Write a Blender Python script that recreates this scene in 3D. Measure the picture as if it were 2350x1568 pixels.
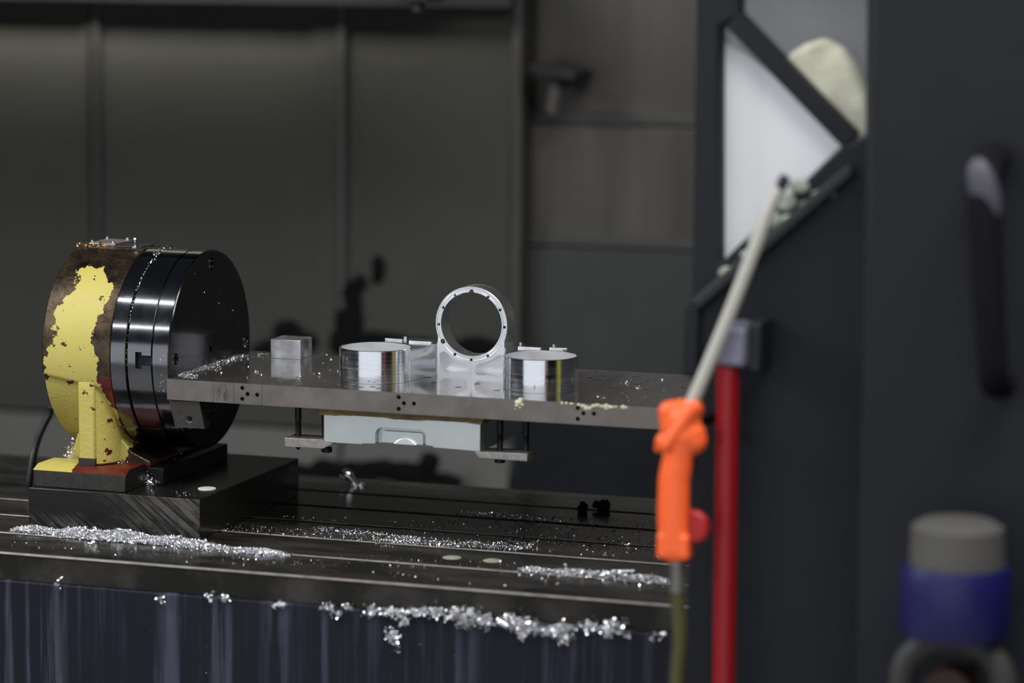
import bpy, bmesh, math, random
import numpy as np
from mathutils import Vector, Matrix
random.seed(7); rng = np.random.default_rng(7)
for o in list(bpy.data.objects): bpy.data.objects.remove(o)
S = bpy.context.scene; COL = S.collection
PI = math.pi
# ------------------------------------------------------------------ camera
# world: X along the machine table, Y into the machine, Z up; origin = front left top corner of the fixture plate
W_, H_, F_ = 2350, 1568, 7194.0
PITCH, YAW, ROLL = math.radians(7.763), math.radians(18.467), math.radians(.43)
fw = np.array([-math.sin(YAW)*math.cos(PITCH), math.cos(YAW)*math.cos(PITCH), -math.sin(PITCH)])
rt0 = np.array([math.cos(YAW), math.sin(YAW), 0]); up0 = np.cross(rt0, fw)
rt = math.cos(ROLL)*rt0 + math.sin(ROLL)*up0; up = -math.sin(ROLL)*rt0 + math.cos(ROLL)*up0
CAM = np.array([1.6288, -3.5230, 0.5762])
cd = bpy.data.cameras.new('camera'); cam = bpy.data.objects.new('camera', cd); COL.objects.link(cam)
M = Matrix([[rt[0], up[0], -fw[0], CAM[0]], [rt[1], up[1], -fw[1], CAM[1]], [rt[2], up[2], -fw[2], CAM[2]], [0, 0, 0, 1]])
cam.matrix_world = M
cd.sensor_width = 36; cd.lens = F_/W_*36; cd.clip_start = .05
cd.dof.use_dof = True; cd.dof.focus_distance = 3.96; cd.dof.aperture_fstop = 2.25
S.camera = cam
def at(x, y, X=None, Y=None, Z=None):
    d = fw + rt*(x - W_/2)/F_ - up*(y - H_/2)/F_
    for a, i in ((X, 0), (Y, 1), (Z, 2)):
        if a is not None: return CAM + d*((a - CAM[i])/d[i])
# ------------------------------------------------------------------ world, lamps, exposure
wd = bpy.data.worlds.new('world'); S.world = wd; wd.use_nodes = True
wd.node_tree.nodes['Background'].inputs[0].default_value = (.75, .85, 1, 1)
wd.node_tree.nodes['Background'].inputs[1].default_value = .035
S.view_settings.view_transform = 'Standard'; S.view_settings.look = 'None'
S.view_settings.exposure = 0; S.view_settings.gamma = 1; S.view_settings.use_curve_mapping = False
def area(name, az, el, dist, sx, sy, radiance, col, target=(.3, .05, .0), roll=0):
    a, e = math.radians(az), math.radians(el)
    d = Vector((math.sin(a)*math.cos(e), -math.cos(a)*math.cos(e), math.sin(e)))
    l = bpy.data.lights.new(name, 'AREA'); l.shape = 'RECTANGLE'; l.size = sx; l.size_y = sy
    l.energy = radiance*PI*sx*sy; l.color = col
    o = bpy.data.objects.new(name, l); COL.objects.link(o)
    o.location = Vector(target) + d*dist
    o.rotation_euler = d.to_track_quat('Z', 'Y').to_euler(); return o
area('workshop_daylight_door', 1, -1, 6.5, 9.4, 2.7, .92, (.90, .94, 1))
area('ceiling_lamp_bank', 46, 52, 4.4, 2.8, 1.8, 11.5, (1, .97, .93))
area('left_fill_lamp', -66, 28, 4.4, 1.6, 1.6, 13., (.96, .98, 1))  # fill lamp added at left to brighten the gun's left side
# two rows of ceiling tubes (seen as bright bands on the chuck)
for nm, el, dist, sx, sy, L in (('tube_row', 55, 3.0, 5.0, .07, 30), ('tube_row', 26.5, 4.5, 7.0, .07, 28)):
    area(nm, -20, el, dist, sx, sy, L, (.93, .96, 1), target=(-.04, .02, .08))
# ------------------------------------------------------------------ helpers
_C = {}
def link(name, me, mat, parent=None):
    o = bpy.data.objects.new(name, me); COL.objects.link(o)
    if mat and not me.materials: me.materials.append(mat)
    if parent is not None: o.parent = parent
    return o
def tag(o, label=None, cat=None, group=None, kind=None):
    if label: o['label'] = label
    if cat: o['category'] = cat
    if group: o['group'] = group
    if kind: o['kind'] = kind
    return o
def root(name, loc, label=None, cat=None, group=None, kind=None):
    o = bpy.data.objects.new(name, None); COL.objects.link(o); o.location = loc; o.empty_display_size = .02
    return tag(o, label, cat, group, kind)
def origin(p):
    v = Vector((0, 0, 0))
    while p is not None: v += Vector(p.location); p = p.parent
    return v
class MB:
    """collects shapes in world coordinates"""
    def __init__(s): s.bm = bmesh.new()
    def box(s, x0, x1, y0, y1, z0, z1):
        r = bmesh.ops.create_cube(s.bm, size=1)
        for v in r['verts']: v.co = Vector(((x0+x1)/2+v.co.x*(x1-x0), (y0+y1)/2+v.co.y*(y1-y0), (z0+z1)/2+v.co.z*(z1-z0)))
        return s
    def obox(s, c, size, mat3):
        r = bmesh.ops.create_cube(s.bm, size=1)
        for v in r['verts']: v.co = Vector(c) + mat3 @ Vector((v.co.x*size[0], v.co.y*size[1], v.co.z*size[2]))
        return s
    def cyl(s, p0, p1, r0, r1=None, n=32):
        p0, p1 = Vector(p0), Vector(p1); r1 = r0 if r1 is None else r1
        d = p1-p0; q = d.to_track_quat('Z', 'Y')
        r = bmesh.ops.create_cone(s.bm, cap_ends=True, segments=n, radius1=r0, radius2=r1, depth=d.length)
        for v in r['verts']: v.co = (p0+p1)/2 + q @ v.co
        return s
    def sph(s, c, r, sc=(1, 1, 1), n=12):
        q = bmesh.ops.create_uvsphere(s.bm, u_segments=n*2, v_segments=n, radius=r)
        for v in q['verts']: v.co = Vector(c)+Vector((v.co.x*sc[0], v.co.y*sc[1], v.co.z*sc[2]))
        return s
    def prism(s, pts, axis, a, b):
        """pts = list of 2-D points; axis 'X' -> (y,z), 'Y' -> (x,z), 'Z' -> (x,y)"""
        def mk(p, t): return {'X': (t, p[0], p[1]), 'Y': (p[0], t, p[1]), 'Z': (p[0], p[1], t)}[axis]
        A = [s.bm.verts.new(mk(p, a)) for p in pts]; B = [s.bm.verts.new(mk(p, b)) for p in pts]
        n = len(pts)
        s.bm.faces.new(A); s.bm.faces.new(B[::-1])
        for i in range(n): s.bm.faces.new((A[i], B[i], B[(i+1) % n], A[(i+1) % n]))
        return s
    def lathe(s, prof, c, axis='X', n=128):
        """closed profile of (t along axis, radius)"""
        rings = []
        for t, r in prof:
            ring = []
            for k in range(n):
                a = 2*PI*k/n
                if axis == 'X': co = (t, c[0]+r*math.cos(a), c[1]+r*math.sin(a))
                elif axis == 'Y': co = (c[0]+r*math.cos(a), t, c[1]+r*math.sin(a))
                else: co = (c[0]+r*math.cos(a), c[1]+r*math.sin(a), t)
                ring.append(s.bm.verts.new(co))
            rings.append(ring)
        m = len(prof)
        for j in range(m):
            A, B = rings[j], rings[(j+1) % m]
            for k in range(n): s.bm.faces.new((A[k], A[(k+1) % n], B[(k+1) % n], B[k]))
        return s
    def tube(s, pts, rad, n=12, sub=6):
        pts = [Vector(p) for p in pts]; P = []; R = []
        rads = rad if isinstance(rad, (list, tuple)) else [rad]*len(pts)
        for i in range(len(pts)-1):
            p0 = pts[max(i-1, 0)]; p1 = pts[i]; p2 = pts[i+1]; p3 = pts[min(i+2, len(pts)-1)]
            for k in range(sub):
                t = k/sub
                P.append(.5*((2*p1)+(p2-p0)*t+(2*p0-5*p1+4*p2-p3)*t*t+(3*p1-p0-3*p2+p3)*t**3)); R.append(rads[i]*(1-t)+rads[i+1]*t)
        P.append(pts[-1]); R.append(rads[-1])
        ref = Vector((0, 1, .01)) if abs((P[-1]-P[0]).normalized().y) < .8 else Vector((0, 0, 1)); rings = []
        for i, p in enumerate(P):
            d = (P[min(i+1, len(P)-1)]-P[max(i-1, 0)]).normalized()
            u = d.cross(ref).normalized(); v = u.cross(d)
            rings.append([s.bm.verts.new(p+R[i]*(math.cos(2*PI*k/n)*u+math.sin(2*PI*k/n)*v)) for k in range(n)])
        for A, B in zip(rings, rings[1:]):
            for k in range(n): s.bm.faces.new((A[k], A[(k+1) % n], B[(k+1) % n], B[k]))
        s.bm.faces.new(rings[0][::-1]); s.bm.faces.new(rings[-1]); return s
    def done(s, name, mat, parent=None, bevel=0, smooth=35, seg=2):
        bmesh.ops.recalc_face_normals(s.bm, faces=s.bm.faces)
        off = origin(parent)
        me = bpy.data.meshes.new(name)
        if parent is None:
            co = [v.co for v in s.bm.verts]
            lo = Vector((min(c.x for c in co), min(c.y for c in co), min(c.z for c in co))); hi = Vector((max(c.x for c in co), max(c.y for c in co), max(c.z for c in co)))
            off = Vector(((lo.x+hi.x)/2, (lo.y+hi.y)/2, lo.z))
        for v in s.bm.verts: v.co -= off
        s.bm.to_mesh(me); s.bm.free()
        me.polygons.foreach_set('use_smooth', [True]*len(me.polygons)); me.set_sharp_from_angle(angle=math.radians(smooth))
        o = link(name, me, mat, parent)
        if parent is None: o.location = off
        if bevel:
            b = o.modifiers.new('bevel', 'BEVEL'); b.width = bevel; b.segments = seg; b.limit_method = 'ANGLE'; b.angle_limit = math.radians(40)
            b.harden_normals = False
        return o
def cut(o, cutter):
    """boolean difference with the shapes collected in cutter (world coordinates)"""
    bmesh.ops.recalc_face_normals(cutter.bm, faces=cutter.bm.faces)
    off = origin(o)
    for v in cutter.bm.verts: v.co -= off
    me = bpy.data.meshes.new('c'); cutter.bm.to_mesh(me); cutter.bm.free()
    c = bpy.data.objects.new('c', me); COL.objects.link(c); c.location = off
    bpy.context.view_layer.update()
    mods = [(m.width, m.segments) for m in o.modifiers if m.type == 'BEVEL']; o.modifiers.clear()
    m = o.modifiers.new('b', 'BOOLEAN'); m.object = c; m.operation = 'DIFFERENCE'; m.solver = 'EXACT'; m.use_self = True
    dg = bpy.context.evaluated_depsgraph_get(); new = bpy.data.meshes.new_from_object(o.evaluated_get(dg))
    o.modifiers.clear(); old = o.data; nm = old.name; o.data = new; bpy.data.meshes.remove(old); new.name = nm
    bpy.data.objects.remove(c); bpy.data.meshes.remove(me)
    new.polygons.foreach_set('use_smooth', [True]*len(new.polygons)); new.set_sharp_from_angle(angle=math.radians(35))
    for w, sg in mods:
        b = o.modifiers.new('bevel', 'BEVEL'); b.width = w; b.segments = sg; b.limit_method = 'ANGLE'; b.angle_limit = math.radians(60)
    return o
# ------------------------------------------------------------------ materials
class NT:
    def __init__(s, name):
        s.m = bpy.data.materials.new(name); s.m.use_nodes = True; s.t = s.m.node_tree; s.b = s.t.nodes['Principled BSDF']
        s.pos = s.n('ShaderNodeNewGeometry').outputs['Position']
    def n(s, typ, **k):
        q = s.t.nodes.new(typ)
        for a, v in k.items(): setattr(q, a, v)
        return q
    def l(s, a, b): s.t.links.new(a, b)
    def put(s, sock, v):
        if hasattr(v, 'is_linked'): s.l(v, sock)
        else: sock.default_value = v
    def noise(s, scale=(1, 1, 1), sc=10, detail=4, rough=.6, off=(0, 0, 0)):
        mp = s.n('ShaderNodeMapping'); s.l(s.pos, mp.inputs[0]); mp.inputs['Scale'].default_value = scale; mp.inputs['Location'].default_value = off
        q = s.n('ShaderNodeTexNoise'); s.l(mp.outputs[0], q.inputs['Vector']); q.inputs['Scale'].default_value = sc
        q.inputs['Detail'].default_value = detail; q.inputs['Roughness'].default_value = rough
        return q.outputs['Fac']
    def rng(s, v, a, b, c=0., d=1.):
        q = s.n('ShaderNodeMapRange'); s.l(v, q.inputs[0])
        for i, x in zip((1, 2, 3, 4), (a, b, c, d)): q.inputs[i].default_value = x
        return q.outputs[0]
    def math(s, op, a, b=0.):
        q = s.n('ShaderNodeMath', operation=op); s.put(q.inputs[0], a); s.put(q.inputs[1], b); return q.outputs[0]
    def mix(s, f, a, b):
        q = s.n('ShaderNodeMix', data_type='RGBA'); s.put(q.inputs[0], f)
        s.put(q.inputs[6], a if hasattr(a, 'is_linked') else (*a, 1)); s.put(q.inputs[7], b if hasattr(b, 'is_linked') else (*b, 1)); return q.outputs[2]
    def bump(s, h, dist=.001, strength=1.):
        q = s.n('ShaderNodeBump'); s.l(h, q.inputs['Height']); q.inputs['Distance'].default_value = dist; q.inputs['Strength'].default_value = strength
        s.l(q.outputs[0], s.b.inputs['Normal'])
    def base(s, c): s.put(s.b.inputs['Base Color'], c if hasattr(c, 'is_linked') else (*c, 1))
    def set(s, metal=None, rough=None, spec=None):
        if metal is not None: s.put(s.b.inputs['Metallic'], metal)
        if rough is not None: s.put(s.b.inputs['Roughness'], rough)
        if spec is not None: s.put(s.b.inputs['Specular IOR Level'], spec)
        return s
def simple(name, col, metal=0., rough=.5, var=0., sc=60., spec=None, stretch=(1, 1, 1), bump=0.):
    t = NT(name)
    if var:
        f = t.noise(stretch, sc)
        t.base(t.mix(t.rng(f, .3, .7), tuple(c*(1-var) for c in col), tuple(min(1, c*(1+var)) for c in col)))
        t.set(rough=t.rng(f, .25, .75, max(.02, rough*(1-.35*var)), min(1, rough*(1+.35*var))))
        if bump: t.bump(f, bump)
    else: t.base(col); t.set(rough=rough)
    t.set(metal=metal, spec=spec); return t.m
# machined aluminium
def alu(name, col=(.80, .81, .84), rough=.2, stretch=(1, 1, 1), sc=200, lines=.3, aniso=None):
    t = NT(name); f = t.noise(stretch, sc, 3); g = t.noise((1, 1, 1), 25, 3)
    t.base(t.mix(t.rng(f, .3, .7), tuple(c*(1-.16*lines) for c in col), col))
    r = t.rng(f, .3, .7, rough*(1-lines), rough*(1+lines)); t.set(metal=1., rough=r)
    if aniso:
        tn = t.n('ShaderNodeTangent', direction_type='RADIAL', axis=aniso); t.l(tn.outputs[0], t.b.inputs['Tangent'])
        t.b.inputs['Anisotropic'].default_value = .7; t.b.inputs['Anisotropic Rotation'].default_value = .25
    return t.m
m_alu = alu('milled_aluminium', (.84, .85, .87), .32, (1, 1, .03), 110, .14)
m_alu_turned = alu('turned_aluminium', (.86, .87, .90), .14, (1, 1, 40), 12, .5)
m_alu_face = alu('faced_aluminium', (.84, .85, .87), .34, (1, 1, 1), 60, .2)
m_alu_arm = alu('swept_aluminium', (.82, .83, .85), .18, (1, 1, .03), 70, .25)
m_bore = alu('bored_aluminium', (.86, .87, .88), .42, (1, 1, 1), 30, .1)
t = NT('sawn_aluminium'); f = t.noise((1, 1, 1), 14, 4)
wv = t.n('ShaderNodeTexWave', wave_type='RINGS', rings_direction='Y'); mp = t.n('ShaderNodeMapping'); t.l(t.pos, mp.inputs[0]); mp.inputs['Location'].default_value = (-.16, 0, .12)
t.l(mp.outputs[0], wv.inputs[0]); wv.inputs['Scale'].default_value = 150; wv.inputs['Distortion'].default_value = 6; wv.inputs['Detail'].default_value = 3
t.base(t.mix(t.rng(f, .3, .7), (.59, .625, .61), (.68, .715, .71))); t.set(metal=1., rough=t.rng(wv.outputs['Fac'], 0, 1, .33, .42)); t.bump(wv.outputs['Fac'], .00003); m_alu_blank = t.m
# fixture plate: ground steel with feed streaks running back to front
t = NT('ground_steel_plate'); f = t.noise((14, .6, 1), 3.2, 3, off=(.3, 0, 0)); g = t.noise((1, 1, 1), 30, 4); nrm = t.n('ShaderNodeNewGeometry')
sep = t.n('ShaderNodeSeparateXYZ'); t.l(nrm.outputs['Normal'], sep.inputs[0]); topf = t.rng(sep.outputs[2], .6, .9)
t.base(t.mix(topf, t.mix(t.rng(g, .35, .7), (.20, .185, .165), (.27, .25, .225)), t.mix(t.rng(f, .35, .65), (.54, .52, .50), (.66, .64, .62))))
top_r = t.rng(f, .35, .65, .05, .13); fr_r = t.rng(g, .3, .7, .42, .55)
rr = t.math('ADD', t.math('MULTIPLY', topf, top_r), t.math('MULTIPLY', t.math('SUBTRACT', 1., topf), fr_r))
t.set(metal=t.math('SUBTRACT', 1., t.math('MULTIPLY', topf, .07)), rough=rr); t.bump(g, .00006); m_plate = t.m
m_chuck = alu('ground_chuck_steel', (.21, .21, .225), .14, (1, 1, 1), 30, .22)
m_face = simple('blackened_face_steel', (.05, .05, .056), .9, .16, .25, 20)
m_black = simple('black_oxide_steel', (.018, .018, .02), .6, .42, .3, 90)
m_clamp = simple('sandy_grey_clamp_steel', (.40, .38, .36), 1., .5, .25, 160)
m_bracket = simple('dull_bracket_steel', (.085, .080, .075), 1., .5, .15, 120)
m_dark = simple('dark_gap', (.006, .006, .007), 0., .6)
m_glue = simple('amber_adhesive', (.17, .115, .035), 0., .5, .5, 50)
m_resid = simple('cream_dried_residue', (.62, .56, .40), 0., .7, .3, 120)
m_chip = simple('bright_aluminium_chips', (.86, .87, .90), 1., .22)
m_curl = simple('bright_curl_aluminium', (.90, .91, .93), 1., .16)
m_brass = simple('brass_chips', (.50, .34, .13), 1., .3)
m_dirtchip = simple('oily_dark_chips', (.10, .095, .085), .7, .45)
# riser block: dark ground steel with milling marks, their sheen painted paler at right and low
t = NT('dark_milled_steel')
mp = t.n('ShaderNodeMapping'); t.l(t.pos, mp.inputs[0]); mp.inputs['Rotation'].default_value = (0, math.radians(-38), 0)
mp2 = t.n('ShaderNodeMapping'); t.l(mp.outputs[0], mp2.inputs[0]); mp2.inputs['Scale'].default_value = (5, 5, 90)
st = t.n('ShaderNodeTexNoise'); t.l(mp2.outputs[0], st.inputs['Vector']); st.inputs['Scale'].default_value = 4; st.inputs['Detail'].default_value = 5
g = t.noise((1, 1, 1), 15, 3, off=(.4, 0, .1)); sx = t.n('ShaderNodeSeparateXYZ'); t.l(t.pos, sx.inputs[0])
m1 = t.rng(g, .40, .62); sheen = t.math('MAXIMUM', t.rng(sx.outputs[0], -.10, .05, .0, 1.), t.rng(sx.outputs[2], -.170, -.190, 0., .55))
k = t.math('MULTIPLY', t.math('MULTIPLY', t.rng(st.outputs['Fac'], .42, .66), m1), t.math('MULTIPLY', sheen, .7))
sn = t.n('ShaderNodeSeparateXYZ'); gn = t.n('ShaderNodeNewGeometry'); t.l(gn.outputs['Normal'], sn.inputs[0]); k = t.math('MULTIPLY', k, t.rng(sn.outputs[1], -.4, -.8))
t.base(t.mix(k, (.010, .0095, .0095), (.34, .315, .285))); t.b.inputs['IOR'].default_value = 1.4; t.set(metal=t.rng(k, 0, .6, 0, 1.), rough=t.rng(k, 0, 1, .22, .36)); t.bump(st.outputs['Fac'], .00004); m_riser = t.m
# machine table
t = NT('oily_table_steel'); f = t.noise((1, 3, 1), 9, 5); g = t.noise((.4, 60, 8), 2, 3)
t.base(t.mix(t.rng(f, .42, .72), (.010, .0095, .0085), (.052, .048, .042))); t.set(metal=.0, rough=t.rng(f, .3, .7, .11, .26)); t.b.inputs['IOR'].default_value = 1.42; t.bump(g, .0001); m_table = t.m
m_edge = simple('edge_glint_steel', (.26, .24, .215), 1., .45, .25, 60)
# blue saddle with run marks
t = NT('streaked_navy_paint'); f = t.noise((44, 1, 1.3), 1.6, 6, .68); g = t.noise((11, 1, 1.0), 2., 3, off=(4, 0, 0)); h = t.noise((1, 1, 1), 40, 3)
k = t.math('MULTIPLY', t.rng(f, .50, .64), t.rng(g, .36, .62))
t.base(t.mix(k, (.0085, .0095, .017), (.050, .056, .082))); t.set(rough=t.rng(k, 0, 1, .34, .6), spec=.22); t.bump(h, .00015); m_saddle = t.m
# cast body: bare rusty iron, yellow top coat and red primer, flaked away along ragged edges
def casting(name, x_lo, x_hi, ztop, primer, pits=True):
    """x_lo / x_hi : lists of (z, x) giving the yellow coat's side edges"""
    t = NT(name); sp = t.n('ShaderNodeSeparateXYZ'); t.l(t.pos, sp.inputs[0]); X, Z = sp.outputs[0], sp.outputs[2]
    zn = t.rng(Z, -.15, .16)
    def curve(pts):
        q = t.n('ShaderNodeFloatCurve'); t.l(zn, q.inputs['Value']); c = q.mapping.curves[0]
        P = [((z+.15)/.31, (x+.2)/.16) for z, x in sorted(pts)]
        while len(c.points) < len(P): c.points.new(.5, .5)
        for p, (a, b) in zip(c.points, P): p.location = (a, b); p.handle_type = 'VECTOR'
        q.mapping.use_clip = False; q.mapping.update()
        return t.rng(q.outputs[0], 0, 1, -.2, -.04)
    rag = t.rng(t.noise((1, .3, 1), 62, 6, .62), .3, .7, -.0085, .0085)
    Xr = t.math('ADD', X, rag)
    a = t.rng(t.math('SUBTRACT', Xr, curve(x_lo)), 0, .0004); b = t.rng(t.math('SUBTRACT', curve(x_hi), Xr), 0, .0004)
    zt = t.rng(t.math('SUBTRACT', ztop, t.math('ADD', Z, rag)), 0, .0004)
    sp_ = t.rng(t.noise((1, .5, 1), 58, 4, .62, off=(3, 1, 2)), .352, .357)
    sp2 = t.rng(t.noise((1, .5, 1.2), 210, 2, .5, off=(7, 1, 2)), .262, .268); sp_ = t.math('MULTIPLY', sp_, sp2)           # small chips in the coat
    yel = t.math('MULTIPLY', t.math('MULTIPLY', a, b), t.math('MULTIPLY', zt, sp_))
    pr = t.math('MULTIPLY', t.rng(t.math('SUBTRACT', primer, Z), 0, .004), 1.)
    iron_f = t.noise((1, 1, 1), 34, 6, .7); pit = t.noise((1, 1, 1), 260, 3, .6)
    iron = t.mix(t.rng(iron_f, .35, .68), (.026, .019, .014), (.15, .105, .065))
    red = t.mix(iron_f, (.065, .005, .005), (.12, .010, .009))
    yc = t.mix(t.noise((1, 1, 1), 18, 3), (.47, .395, .092), (.53, .455, .120))
    t.base(t.mix(yel, t.mix(pr, iron, red), yc))
    t.set(metal=t.math('MULTIPLY', t.math('SUBTRACT', 1., yel), t.math('SUBTRACT', .85, t.math('MULTIPLY', pr, .85))), rough=t.mix(yel, t.rng(pit, .3, .7, .25, .48), (.42, .42, .42)))
    peel = t.math('MULTIPLY', t.noise((1, 1, 1), 210, 2), t.rng(Z, .0, -.03))
    hgt = t.math('ADD', t.math('MULTIPLY', yel, .9), t.math('ADD', t.math('MULTIPLY', peel, .9), t.math('MULTIPLY', pit, .12)))
    t.bump(hgt, .0008); return t.m
def xz(x, y, Y): p = at(x, y, Y=Y); return (float(p[2]), float(p[0]))
LO = [(-.15, -.2)]+[xz(x, y, .0065) for x, y in ((93, 880), (97, 850), (104, 815), (120, 790), (126, 755), (122, 720), (128, 695), (141, 680), (146, 645))]+[xz(150, 612, .03)]
HI = [xz(x, y, .0065) for x, y in ((250, 960), (236, 905), (226, 880), (224, 855), (224, 815), (214, 790), (212, 760), (226, 725), (234, 690), (228, 665), (214, 645))]+[xz(203, 612, .03)]
HI = [(-.15, -.088)]+HI
m_cast = casting('flaking_yellow_cast_iron', LO, HI, xz(180, 618, .03)[0], xz(240, 862, .01)[0])
m_yellow = casting('worn_yellow_paint', [(-.15, -.3), (.16, -.3)], [(-.15, -.0), (.16, -.0)], .3, .3)
m_flare = casting('yellow_red_flare', [(-.15, -.3), (.16, -.3)], [(-.15, -.086), (-.1, -.078), (.16, -.080)], .3, -.1165)
m_foot = casting('red_primed_foot', [(-.15, -.3), (.16, -.3)], [(-.15, -.126), (-.1, -.126), (.16, -.126)], .3, .3)
# enclosure
m_wall = simple('grey_green_enclosure_paint', (.042, .0430, .0370), 0., .6, .10, 3., spec=.2)
t = NT('brownish_steel_cover'); f = t.noise((5, 1, .4), 2.2, 4); t.base(t.mix(t.rng(f, .35, .65), (.052, .049, .045), (.086, .079, .071))); t.set(metal=.2, rough=.45); m_cover = t.m
m_seam = simple('dark_grey_seal', (.040, .040, .038), 0., .5)
m_skirt = simple('light_grey_skirt_paint', (.076, .076, .073), 0., .6, .1, 3., spec=.2)
m_dwall = simple('dark_enclosure_sheet', (.0065, .0075, .0095), 0., .6, .2, 4, spec=.2)
m_cover2 = simple('dark_steel_cover', (.030, .031, .031), .1, .5, .12, 6)
m_grime = simple('black_oily_grime', (.004, .004, .0045), 0., .85, .2, 30, spec=.08)
m_door = simple('charcoal_door_paint', (.0068, .0082, .0122), 0., .55, .12, 5., spec=.3)
m_gasket = simple('black_rubber', (.010, .011, .013), 0., .55)
m_white = simple('white_panel_paint', (.87, .88, .90), 0., .5, .015, 12)
m_greyp = simple('grey_panel_paint', (.20, .195, .205), 0., .5, .15, 8)
m_cream = simple('cream_foam', (.86, .82, .60), 0., .8, .26, 26, bump=.006)
m_orange = simple('orange_plastic', (.95, .135, .030), 0., .38)
m_red = simple('red_plastic', (.25, .006, .010), 0., .34)
m_redbtn = simple('bright_red_plastic', (.36, .010, .010), 0., .4)
m_lilac = simple('grey_cast_bracket', (.20, .20, .26), .3, .4)
m_rod = simple('off_white_nozzle', (.47, .46, .41), 0., .35)
m_hose = simple('olive_hose', (.060, .060, .018), 0., .4)
m_zinc = simple('zinc_fitting', (.22, .22, .20), .8, .4)
m_blue = simple('deep_blue_plastic', (.004, .005, .070), 0., .45)
m_grey = simple('grey_cast_cap', (.085, .082, .077), .2, .6)
m_orb = simple('rusty_brown_rubber', (.030, .011, .006), 0., .6)
m_chrome = simple('polished_steel', (.80, .80, .82), 1., .12)
m_hdl = simple('black_handle', (.006, .006, .008), 0., .8, spec=.1)
m_cable = simple('black_cable', (.010, .010, .011), 0., .45)
m_spot = simple('pale_dried_coolant', (.33, .34, .27), 0., .6, .2, 80)
m_floor = simple('concrete', (.26, .26, .25), 0., .6, .12, 2)
t = NT('dirty_polycarbonate'); tr = t.n('ShaderNodeBsdfTransparent'); tr.inputs[0].default_value = (.985, .985, .985, 1); gs = t.n('ShaderNodeBsdfGlossy'); gs.inputs['Roughness'].default_value = .05
mx = t.n('ShaderNodeMixShader'); mx.inputs[0].default_value = .05; t.l(tr.outputs[0], mx.inputs[1]); t.l(gs.outputs[0], mx.inputs[2]); t.l(mx.outputs[0], t.t.nodes['Material Output'].inputs[0]); m_glass = t.m
# ------------------------------------------------------------------ levels
ZT = -.1967           # machine table top
ZR = -.1457           # riser block top
YC, ZC = .134, .020   # chuck axis
# ------------------------------------------------------------------ the enclosure (setting)
fl = MB().box(-2.6, 3.2, -5.0, 3.0, -1.16, -1.10).done('floor', m_floor); tag(fl, kind='structure')
YW = 1.60
wb = root('wall_back', (-.9, YW, -1.1), kind='structure')
def wx(px): return float(at(px, 300, Y=YW)[0])
seams = [-2.3, wx(0)-.33, wx(212), wx(787), wx(1187)]
for i, (a, b) in enumerate(zip(seams, seams[1:])):
    MB().box(a+.004, b-.004, YW, YW+.03, -.336, 1.0).done('wall_panel', m_wall, wb, bevel=.004)
    # lower skirt of each panel slopes forward towards the chip tray
    MB().prism([(YW, -.340), (YW+.03, -.340), (YW-.07, -.62), (YW-.10, -.62)], 'X', a+.004, b-.004).done('skirt_panel', m_skirt, wb)
MB().box(seams[0], seams[-1], YW+.03, YW+.06, -1.1, 1.0).done('backing_sheet', m_dwall, wb)
for px, w in ((200, .014), (748, .045)):
    MB().box(wx(px)-w/2, wx(px)+w/2, YW-.004, YW, -.30, 1.0).done('stiffener_strip', m_wall, wb, bevel=.001)
for px, w in ((224, .014), (787, .016)):
    MB().box(wx(px)-w/2, wx(px)+w/2, YW-.008, YW, -.30, 1.0).done('seam_gasket', m_seam, wb, bevel=.003)
MB().box(seams[-1]-.006, seams[-1]+.012, YW-.012, YW+.07, -.62, 1.0).done('end_post', m_seam, wb, bevel=.004)
# stepped steel covers right of the post
wr = root('wall_right', (.2, 1.78, -1.1), kind='structure')
ys = [at(1400, 283, Y=1.64)[2], at(1400, 566, Y=1.62)[2]]
for z0, z1, y in ((ys[0], 1.0, 1.66), (ys[1], ys[0]-.006, 1.64), (-.30, ys[1]-.006, 1.62)):
    MB().box(seams[-1]+.012, 1.6, y, y+.03, z0, z1).done('cover_panel', m_cover if z0 > -.2 else m_cover2, wr, bevel=.003)
    MB().box(seams[-1]+.012, 1.6, y-.012, y, z0-.004, z0+.016).done('wiper_strip', m_seam, wr, bevel=.003)
MB().box(seams[-1]+.012, 1.6, 1.56, 1.61, -1.1, -.285).done('lower_bellows', m_dwall, wr)
wl = MB().box(-2.36, -2.3, -.2, 1.66, -1.1, 1.0).done('wall_left', m_dwall); tag(wl, kind='structure')
MB_ = MB().box(-2.36, 1.6, .92, 1.9, 1.0, 1.04).done('ceiling', m_dwall); tag(MB_, kind='structure')
# unseen baffle added under the work lamp: keeps its light on the upper wall
v = MB().box(-2.3, -.12, 1.05, 1.50, .498, .508).done('unseen_lamp_baffle', m_dwall); tag(v, kind='structure')
hb = MB().box(-2.3, wx(1183), YW-.03, YW, float(at(600, 6, Y=YW)[2]), float(at(600, 6, Y=YW)[2])+.05).done('trim_2', m_gasket); tag(hb, kind='structure')
ll = bpy.data.lights.new('enclosure_work_lamp', 'AREA'); ll.shape = 'RECTANGLE'; ll.size = 1.5; ll.size_y = .13; ll.energy = 33.; ll.color = (1, .95, .88)
lo = bpy.data.objects.new('enclosure_work_lamp', ll); COL.objects.link(lo); lo.location = (-1.15, 1.36, .88); lo.rotation_euler = (math.radians(45), 0, 0)
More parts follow.
